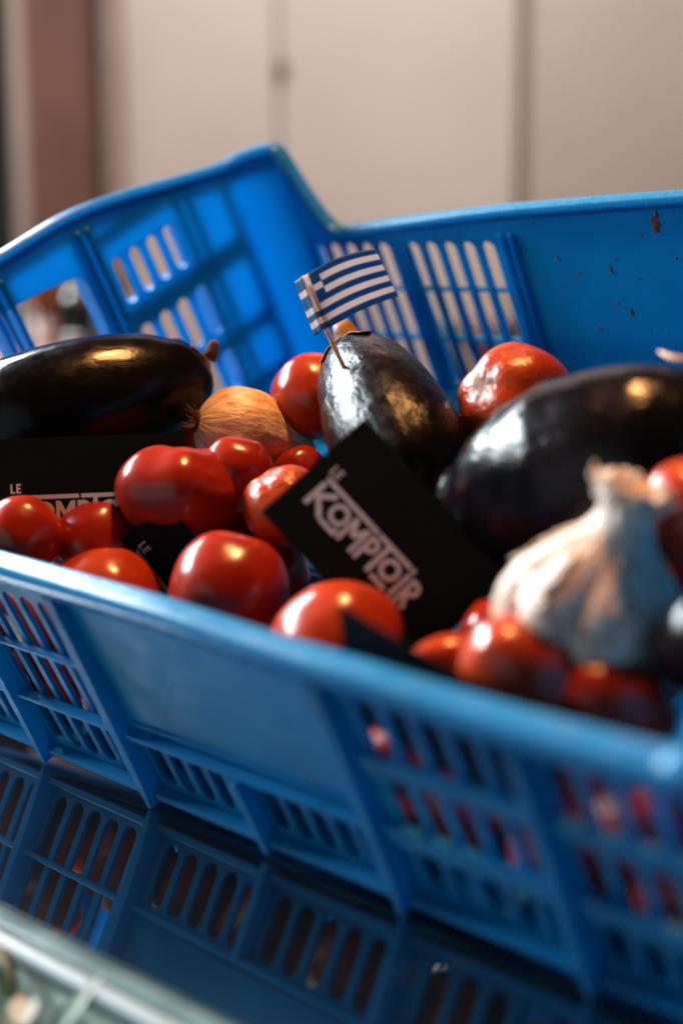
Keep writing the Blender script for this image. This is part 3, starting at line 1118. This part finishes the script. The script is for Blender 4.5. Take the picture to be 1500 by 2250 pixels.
def garlic():
    c = cp(174.5, 71.9, 80.0)
    q = pole_rot((0.27, 0.90, 0.30), 0.4)
    root = empty('garlic', c, q)
    tag(root, 'white and pinkish garlic bulb with dry papery stem on the right', 'garlic')
    r = 25.5 * U
    nu = 120
    prof = [(0.10, -0.80), (0.45, -0.80), (0.74, -0.70), (0.93, -0.50), (1.02, -0.22), (1.02, 0.05), (0.93, 0.32), (0.76, 0.56), (0.58, 0.76), (0.44, 0.90), (0.36, 1.02), (0.31, 1.14)]
    dense = catmull(prof, 6)
    rings = []
    for rr, z in dense:
        g = []
        lobe = max(0.0, 1 - ((z + 0.05) / 0.95) ** 2)
        for k in range(nu):
            an = 2 * PI * k / nu
            v = abs(math.cos(3.5 * an + 0.35 * math.sin(2 * an)))
            f = 1 + 0.20 * lobe * (v ** 0.55 - 0.75) + 0.02 * noise.noise(Vector((math.cos(an) * 3, math.sin(an) * 3, z * 1.3))) \
                + 0.010 * noise.noise(Vector((math.cos(an) * 14, math.sin(an) * 14, z * 2)))
            g.append(Vector((rr * f * math.cos(an), rr * f * math.sin(an), z)) * r)
        rings.append(g)
    link('bulb', grid_tube(rings), M['garlic'], root)
    rings = []
    N = 48
    for i in range(22):
        t = i / 21.0
        z = 1.02 + t * 0.50
        rr = 0.34 - 0.05 * math.sin(t * PI) + 0.085 * t ** 2
        g = []
        for k in range(N):
            an = 2 * PI * k / N
            f = 1 + 0.12 * noise.noise(Vector((math.cos(an) * 3.5, math.sin(an) * 3.5, t * 1.2))) + 0.05 * math.cos(11 * an + 3 * t)
            rag = (0.10 * noise.noise(Vector((math.cos(an) * 5, math.sin(an) * 5, 9)))) * max(0, t - 0.7) / 0.3
            g.append(Vector((rr * f * math.cos(an) - 0.05 * t, rr * f * math.sin(an), z + rag)) * r)
        rings.append(g)
    # folded-in frayed tip
    for kk, (sr, dz) in enumerate(((0.75, -0.02), (0.5, -0.10), (0.2, -0.12))):
        g = []
        for k in range(N):
            an = 2 * PI * k / N
            f = sr * (1 + 0.3 * noise.noise(Vector((math.cos(an) * 5, math.sin(an) * 5, kk))))
            g.append(Vector((0.41 * f * math.cos(an) - 0.05, 0.41 * f * math.sin(an), 1.50 + dz + 0.06 * noise.noise(Vector((an * 3, kk, 2))))) * r)
        rings.append(g)
    link('stem', grid_tube(rings), M['garlic_dry'], root)
    # loose curls of dry skin at the tip and on the shoulder
    rd = random.Random(9)
    for i in range(14):
        an = 2 * PI * i / 14 + rd.uniform(-0.2, 0.2)
        h = rd.uniform(0.14, 0.30)
        V, F = [], []
        wv = rd.uniform(0.10, 0.17)
        out = rd.uniform(0.02, 0.14)
        for a in range(6):
            s = a / 5.0
            for b_ in range(5):
                u_ = (b_ / 4.0 - 0.5)
                aa = an + u_ * wv / 0.25 * (1 - 0.4 * s)
                rr = 0.375 + out * s * s + 0.03 * noise.noise(Vector((i * 3 + u_ * 4, s * 3, 1)))
                V.append(Vector((rr * math.cos(aa) - 0.05, rr * math.sin(aa), 1.34 + h * s - 0.05 * u_ * u_ * 4)) * r)
        for a in range(5):
            for b_ in range(4):
                q0 = a * 5 + b_
                F.append((q0, q0 + 1, q0 + 6, q0 + 5))
        fl = link('skin_flake', mesh('flake', V, F, True), M['garlic_dry'], root)
        md = fl.modifiers.new('thickness', 'SOLIDIFY')
        md.thickness = 0.3 * U
    for i, (an, z0, hh, ww) in enumerate(((2.4, 0.30, 0.55, 0.30), (3.3, 0.10, 0.65, 0.34), (4.3, 0.35, 0.50, 0.28), (5.1, -0.05, 0.6, 0.36), (1.3, 0.1, 0.6, 0.3), (0.2, 0.2, 0.6, 0.3))):
        V, F = [], []
        for a in range(13):
            s = a / 12.0
            z = z0 + hh * s
            k0 = min(range(len(dense)), key=lambda q: abs(dense[q][1] - z))
            for b_ in range(9):
                u_ = b_ / 8.0 - 0.5
                edge = ww * (0.75 + 0.5 * noise.noise(Vector((i * 5, s * 4, 0.3 if u_ > 0 else 7.7))))
                aa = an + 2 * u_ * edge * (1 - 0.35 * s)
                v = abs(math.cos(3.5 * aa + 0.35 * math.sin(2 * aa)))
                lobe = max(0.0, 1 - ((z + 0.05) / 0.95) ** 2)
                rr = dense[k0][0] * (1 + 0.20 * lobe * (v ** 0.55 - 0.75)) + 0.03 + 0.05 * abs(2 * u_) ** 3 * abs(noise.noise(Vector((i, s * 3, 2)))) + (0.05 if a == 0 else 0)
                V.append(Vector((rr * math.cos(aa), rr * math.sin(aa), z + 0.05 * noise.noise(Vector((u_ * 5, i, 3))))) * r)
        for a in range(12):
            for b_ in range(8):
                q0 = a * 9 + b_
                F.append((q0, q0 + 1, q0 + 10, q0 + 9))
        fl = link('skin_flake', mesh('flake', V, F, True), M['garlic_dry'] if i % 2 else M['garlic'], root)
        md = fl.modifiers.new('thickness', 'SOLIDIFY')
        md.thickness = 0.25 * U
    return root


garlic()


ws = [cp(153.3, 160.0, 112.0), cp(158.5, 157.1, 112.0), cp(162.8, 155.8, 112.0), cp(167.2, 158.0, 110.0)]
wo = link('dried_stem', tube([p - ws[0] for p in ws], [0.5 * U, 0.9 * U, 1.2 * U, 1.0 * U], 8), mat_plain('straw', (0.60, 0.38, 0.26), 0.7, 0.3, 300, 0.4))
wo.location = ws[0]
tag(wo, 'pale dried stem lying on top of the right eggplant', 'dried stem')


# ------------------------------------------------------------------ lettered black cards
def lettering_mesh(un):
    """the printed name, x right / y up, origin at the left end of its top bar"""
    V, F = [], []
    def poly(pts):
        i = len(V)
        V.extend([(x * un, -y * un, 0) for x, y in pts])
        F.append(tuple(range(i, i + len(pts))))
    def stroke(x0, y0, x1, y1, wd):
        d = Vector((x1 - x0, y1 - y0))
        n = Vector((-d.y, d.x)).normalized() * wd / 2
        poly([(x0 + n.x, y0 + n.y), (x1 + n.x, y1 + n.y), (x1 - n.x, y1 - n.y), (x0 - n.x, y0 - n.y)])
    def rect(x0, x1, y0, y1):
        poly([(x0, y0), (x1, y0), (x1, y1), (x0, y1)])
    def ring(cx, cy, ro, ri, a0=0, a1=360, n=36):
        for k in range(n):
            p, q = R(a0 + (a1 - a0) * k / n), R(a0 + (a1 - a0) * (k + 1) / n)
            poly([(cx + ro * math.cos(p), cy + ro * math.sin(p)), (cx + ro * math.cos(q), cy + ro * math.sin(q)),
                  (cx + ri * math.cos(q), cy + ri * math.sin(q)), (cx + ri * math.cos(p), cy + ri * math.sin(p))])
    # LE
    rect(-3, 0.6, -26, -5.5); rect(0.6, 7, -9, -5.5)
    rect(10, 13.6, -26, -5.5); rect(13.6, 20, -26, -22.5); rect(13.6, 19, -17.5, -14.2); rect(13.6, 20, -9, -5.5)
    # bars
    for k in range(14):
        x0, x1 = 146 * k / 14.0, 146 * (k + 1) / 14.0
        poly([(x0, 0), (x1, 0), (x1 + (1 if k == 13 else 0), 9), (x0 + (6 if k == 0 else 0), 9)])
    for k in range(8):
        rect(151 + 87 * k / 8.0, 151 + 87 * (k + 1) / 8.0, 0, 9)
    # K with a long foot under the O
    rect(2, 13, 13, 68)
    stroke(13, 43, 44, 15, 11)
    stroke(16, 40, 48, 68, 11)
    rect(50, 92, 64, 73); rect(84, 92, 56, 64)
    # O
    ring(71, 36, 21.5, 12.5)
    # M
    rect(96, 104.5, 14, 70); rect(129.5, 138, 14, 70)
    stroke(102, 17, 117, 46, 9.5); stroke(132, 17, 117, 46, 9.5)
    # P
    rect(143, 152, 14, 70); ring(155, 30, 16.5, 7.5, -90, 90, 18); rect(152, 155, 13.5, 22.5); rect(152, 155, 37.5, 46.5)
    # T
    rect(177, 187, 9, 70)
    # O with underline
    ring(213, 36, 21.5, 12.5); rect(194, 232, 64, 73)
    # I
    rect(241, 250, 13, 70); rect(241, 250, 0, 9)
    # R
    rect(256, 265, 13, 70); ring(268, 29, 16.5, 7.5, -90, 90, 18); rect(265, 268, 12.5, 21.5); rect(265, 268, 36.5, 45.5)
    stroke(266, 44, 281, 70, 10)
    me = bpy.data.meshes.new('lettering')
    me.from_pydata(V, [], F)
    bm = bmesh.new()
    bm.from_mesh(me)
    for f in bm.faces:
        f.normal_update()
        if f.normal.z < 0:
            f.normal_flip()
    bm.to_mesh(me)
    bm.free()
    return me


CW, CH = 70.8, 45.8
LET = lettering_mesh(0.172 * U)


def card(name_label, corner, right, down, text=True):
    """corner = top left corner (world), right/down = view directions (x, up, towards viewer)"""
    rv = (CAMX * right[0] + CAMU * right[1] + CAMB * right[2]).normalized()
    dv = (CAMX * down[0] + CAMU * down[1] + CAMB * down[2])
    dv = (dv - rv * dv.dot(rv)).normalized()
    nv = rv.cross(-dv)
    root = empty('business_card')
    root.matrix_world = Matrix((rv, -dv, nv)).transposed().to_4x4()
    root.location = corner
    # slightly bowed sheet
    V, F = [], []
    nx, ny, th = 16, 6, 0.32 * U
    for zz in (0, -th):
        for i in range(nx + 1):
            for j in range(ny + 1):
                x, y = CW * i / nx, CH * j / ny
                bow = 1.5 * math.sin(PI * i / nx)
                V.append(Vector((x, -y, bow)) * U + Vector((0, 0, zz)))
    n1 = (nx + 1) * (ny + 1)
    idx = lambda i, j, s: s * n1 + i * (ny + 1) + j
    for i in range(nx):
        for j in range(ny):
            F.append((idx(i, j, 0), idx(i + 1, j, 0), idx(i + 1, j + 1, 0), idx(i, j + 1, 0)))
            F.append((idx(i, j, 1), idx(i, j + 1, 1), idx(i + 1, j + 1, 1), idx(i + 1, j, 1)))
    for i in range(nx):
        F.append((idx(i, 0, 0), idx(i, 0, 1), idx(i + 1, 0, 1), idx(i + 1, 0, 0)))
        F.append((idx(i, ny, 0), idx(i + 1, ny, 0), idx(i + 1, ny, 1), idx(i, ny, 1)))
    for j in range(ny):
        F.append((idx(0, j, 0), idx(0, j + 1, 0), idx(0, j + 1, 1), idx(0, j, 1)))
        F.append((idx(nx, j, 0), idx(nx, j, 1), idx(nx, j + 1, 1), idx(nx, j + 1, 0)))
    link('sheet', mesh('card', V, F), M['card'], root)
    if text:
        me = LET.copy()
        x0, y0 = 6.0 * U, -0.47 * CH * U
        for v in me.vertices:
            x, y = v.co.x + x0, v.co.y + y0
            v.co = Vector((x, y, 1.5 * U * math.sin(PI * min(1, max(0, x / (CW * U)))) + 0.06 * U))
        link('lettering', me, M['ink'], root)
    tag(root, name_label, 'card', 'black business cards among the vegetables')
    return root


card('large black card with pale lettering tilted in the middle of the crate', Vector((0.09253, -0.03155, 0.1768)), (0.672, -0.735, 0.08), (-0.68, -0.73, 0.05))
card('upright black card with lettering behind tomatoes at the left', Vector((-0.07229, 0.04213, 0.1596)), (1, 0.035, 0.0), (0.0, -1, 0.06))
card('small visible corner of a black card beside the tall front tomato', Vector((0.00841, 0.01467, 0.135)), (0.62, -0.78, -0.12), (-0.78, -0.62, -0.40))
fr_ = MC @ Vector((0.945, 0, -0.327))          # leans against the inside of the near wall
fd_ = MC @ Vector((-0.327, 0, -0.945))
vw = lambda v: (v.dot(CAMX), v.dot(CAMU), v.dot(CAMB))
card('dark blank card corner at the near rim in front of a tomato', cp(133.1, 22.0, 112.5), vw(fr_), vw(fd_), False)


# ------------------------------------------------------------------ paper flag on a toothpick
def flag():
    base, top = Vector((0.08902, 0.04258, 0.1825)), Vector((0.06707, 0.04589, 0.2289))
    px = 528.0 * U / 3125                      # metres per grid step of the flag outline below
    root = empty('paper_flag', base)
    tag(root, 'small blue and white striped paper flag on a toothpick stuck in an eggplant', 'flag')
    axis = (top - base)
    ext = base - axis.normalized() * 9 * U
    pr = 1.05 * U * 0.85
    pole = link('toothpick', tube([ext - base, ext - base + axis * 0.06, axis * 0.5, axis * 0.98, axis * 1.0], [pr * 0.4, pr, pr, pr, pr * 0.7], 14), M['wood'], root)
    p0, p1 = Vector((-113, -239)), Vector((-69, -122))
    NX, NR = 40, 9
    sub = 3
    def pos(x, r, side):
        # x along the flag 0..1 (negative is the flap behind the pole), r 0..1 downwards
        a = p0.lerp(p1, r)
        v = Vector((160, -63)).lerp(Vector((166, -78)), r)
        a2 = a + v * x
        if x > 0:
            a2.y -= 9 * math.sin(PI * min(1, x)) * (1 - 0.3 * r)
        z = 2.0 * U * math.cos(min(1, max(-1, x / 0.06)) * PI / 2) if abs(x) < 0.06 else 0.0
        z += (3.0 * math.sin(PI * max(0, x)) * (1 - r) - 2.5 * max(0, x) * r) * U
        if x < 0:
            z += -3 * U * (-x / 0.1)
        z += 1.15 * U * 0.8
        return CAMX * a2.x * px - CAMU * a2.y * px + CAMB * (z + 4 * U + side * 0.12 * U)
    xs = [-0.105, -0.08, -0.055, -0.035, -0.015, 0.0, 0.02, 0.045, 0.065, 0.085] + [0.085 + (0.205 - 0.085) * k / 3 for k in range(1, 4)] \
        + [0.205 + (1 - 0.205) * k / 24 for k in range(1, 25)]
    def white(x, row):
        stripe = row % 2 == 1
        if x < -0.002:
            return row in (2, 5, 7)
        if x < 0.085:
            return row <= 5 or row == 7
        if x < 0.205 and row <= 4:
            return row == 2
        return stripe
    V, F, MI = [], [], []
    ny = NR * sub
    nxs = len(xs)
    for side in (0, -1):
        for x in xs:
            for j in range(ny + 1):
                V.append(pos(x, j / ny, side))
    n1 = nxs * (ny + 1)
    for i in range(nxs - 1):
        for j in range(ny):
            q = i * (ny + 1) + j
            mi = 1 if white(0.5 * (xs[i] + xs[i + 1]), j // sub) else 0
            F.append((q, q + 1, q + ny + 2, q + ny + 1)); MI.append(mi)
            F.append((q + n1, q + ny + 1 + n1, q + ny + 2 + n1, q + 1 + n1)); MI.append(mi)
    for i in range(nxs - 1):
        for j in (0, ny):
            q = i * (ny + 1) + j
            F.append((q, q + ny + 1, q + ny + 1 + n1, q + n1)); MI.append(1)
    for i in (0, nxs - 1):
        for j in range(ny):
            q = i * (ny + 1) + j
            F.append((q, q + 1, q + 1 + n1, q + n1)); MI.append(1)
    me = bpy.data.meshes.new('flag')
    me.from_pydata([tuple(v) for v in V], [], F)
    me.materials.append(M['flag_blue'])
    me.materials.append(M['flag_white'])
    me.polygons.foreach_set('material_index', MI)
    bm = bmesh.new()
    bm.from_mesh(me)
    bmesh.ops.recalc_face_normals(bm, faces=bm.faces)
    bm.to_mesh(me)
    bm.free()
    me.polygons.foreach_set('use_smooth', [True] * len(me.polygons))
    link('paper', me, None, root)


flag()


# ------------------------------------------------------------------ things on the counter behind the crate
def bottle(x, y, z0, r, h, mat, capmat, label, neck=0.35, kind='bottle', group='bottles behind the crate'):
    root = empty(kind, (x, y, z0))
    tag(root, label, kind.replace('_', ' '), group)
    hb = h * (1 - neck)
    prof = [(0.0, 0), (r * 0.92, 0), (r, r * 0.12), (r, hb)]
    if neck > 0.1:
        prof += [(r * 0.85, hb + h * 0.06), (r * 0.42, hb + h * 0.14), (r * 0.38, h * 0.93), (0.0, h * 0.93)]
        cr, c0 = r * 0.44, h * 0.90
    else:
        prof += [(r * 0.9, hb + h * 0.02), (0.0, hb + h * 0.02)]
        cr, c0 = r * 0.95, hb
    link('body', lathe(prof, 32), mat, root)
    link('cap', lathe([(0.0, c0 + 0.0004), (cr, c0 + 0.0004), (cr, h), (cr * 0.9, h + 0.002), (0.0, h + 0.002)], 28), capmat, root)
    return root


gl = lambda n, c, r=0.12: mat_plain(n, c, r, 0.2, 15)
amber = gl('amber_glass', (0.12, 0.030, 0.005))
black = gl('black_glass', (0.008, 0.008, 0.009))
whitem = gl('white_cap', (0.28, 0.31, 0.32), 0.3)
greyg = gl('grey_glass', (0.09, 0.10, 0.10))
terra = mat_plain('terracotta_paint', (0.16, 0.065, 0.042), 0.6, 0.15, 10)
pinkb = gl('pink_label', (0.13, 0.06, 0.046), 0.5)
bottle(-0.3014, 1.05, 0, 0.013, 0.1949, greyg, whitem, 'grey glass bottle at the far left seen through the handle', 0.3)
bottle(-0.2679, 1.0, 0, 0.0075, 0.1812, whitem, whitem, 'thin white bottle left of the amber bottle', 0.05)
ab = bottle(-0.2467, 1.0, 0, 0.0145, 0.2160, amber, amber, 'amber bottle with a pinkish label seen through the handle', 0.05)
link('label', lathe([(0.0146, 0.03), (0.0149, 0.03), (0.0149, 0.1761), (0.0146, 0.1761)], 32), pinkb, ab)
link('band', lathe([(0.0146, 0.1776), (0.0150, 0.1776), (0.0150, 0.1841), (0.0146, 0.1841)], 32), black, ab)
bottle(-0.2171, 1.04, 0, 0.0215, 0.2179, black, whitem, 'black bottle with a wide white cap beside the handle', 0.16)
bottle(-0.1999, 0.92, 0, 0.0105, 0.1615, whitem, whitem, 'small white pot in front of the black bottle', 0.05, 'pot', 'pots behind the crate')
bottle(-0.1804, 1.0, 0, 0.010, 0.2059, greyg, whitem, 'pale bottle right of the black bottle by the handle', 0.05)
bottle(-0.1755, 1.10, 0, 0.016, 0.2197, black, black, 'tall black bottle seen through the end slots', 0.3)
b = link('wooden_box', box_mesh(-0.16, 0.16, -0.09, 0.09, 0, 0.1468, 0.004), terra)
b.location = (-0.1695 - 0.16, 0.84, 0.001)
tag(b, 'reddish brown box behind the left eggplant', 'box')
cols = [('teal_jar', (0.02, 0.16, 0.20)), ('grey_jar', (0.10, 0.15, 0.16)), ('dark_jar', (0.008, 0.012, 0.015)), ('pale_jar', (0.22, 0.22, 0.20)),
        ('rose_jar', (0.16, 0.04, 0.05)), ('blue_jar', (0.01, 0.07, 0.16)), ('teal_dark_jar', (0.01, 0.07, 0.085)), ('brown_jar', (0.08, 0.03, 0.016))]
words = ['teal', 'grey', 'dark', 'pale', 'rose', 'blue', 'dark teal', 'brown']
for i, (nm, col) in enumerate(cols):
    bottle(0.1855 + i * 0.0118, 0.90 + 0.010 * (i % 3), 0, 0.0056, 0.1800 - 0.003 * (i % 3), gl(nm, col), gl(nm + '_lid', (0.09, 0.04, 0.022) if i % 2 else (0.20, 0.20, 0.19), 0.4),
           words[i] + ' narrow jar in the row behind the far slats', 0.05, 'jar', 'jars in a row behind the crate')


# ------------------------------------------------------------------ leafy plant below the counter edge
def herb():
    t = NT('sage_leaf')
    co = t.coord()
    col = t.ramp(t.noise(co, 45, 4), [(0.32, (0.05, 0.20, 0.17)), (0.46, (0.45, 0.58, 0.52)), (0.7, (0.78, 0.82, 0.76))])
    lm = t.done(t.pbr(col, 0.6, t.bump(t.noise(co, 300, 3), 0.3, 0.001)))
    root = empty('leafy_plant', tuple(E0 - EN * 0.05 + Vector((0, 0, -0.16))))
    tag(root, 'pale green leafy plant below the white counter edge', 'plant')
    rd = random.Random(12)
    base = Vector(root.location)
    for i in range(110):
        s = rd.uniform(-0.01, 0.14)
        qd = rd.uniform(0.0175, 0.026)
        z = rd.uniform(-0.050, -0.018)
        p = E0 + ED * s - EN * qd + Vector((0, 0, z))
        L, W_ = rd.uniform(0.012, 0.028), rd.uniform(0.0025, 0.006)
        V, F = [], []
        for a in range(9):
            u_ = a / 8
            wv = W_ * math.sin(PI * min(1, u_ * 0.96 + 0.04)) ** 0.8
            for b_ in (-1, -0.5, 0, 0.5, 1):
                V.append(Vector((u_ * L, b_ * wv, -0.25 * L * u_ * u_ + 0.25 * abs(b_) * wv)))
        for a in range(8):
            for b_ in range(4):
                q0 = a * 5 + b_
                F.append((q0, q0 + 1, q0 + 6, q0 + 5))
        o = link('leaf', mesh('leaf', V, F, True), lm, root)
        o.location = p - base
        o.rotation_euler = (rd.uniform(-1.2, 1.2), rd.uniform(-1.3, 0.6), rd.uniform(0, 6.28))
    for i in range(6):
        p = E0 + ED * (-0.02 + i * 0.03) - EN * 0.022
        a = Vector((p.x, p.y, -0.16)) - base
        b_ = a + Vector((rd.uniform(-.02, .02), rd.uniform(-.01, .01), 0.11))
        link('stalk', tube([a, (a + b_) / 2 + Vector((0.006, 0, 0)), b_], [0.002, 0.0018, 0.001], 8), lm, root)


herb()
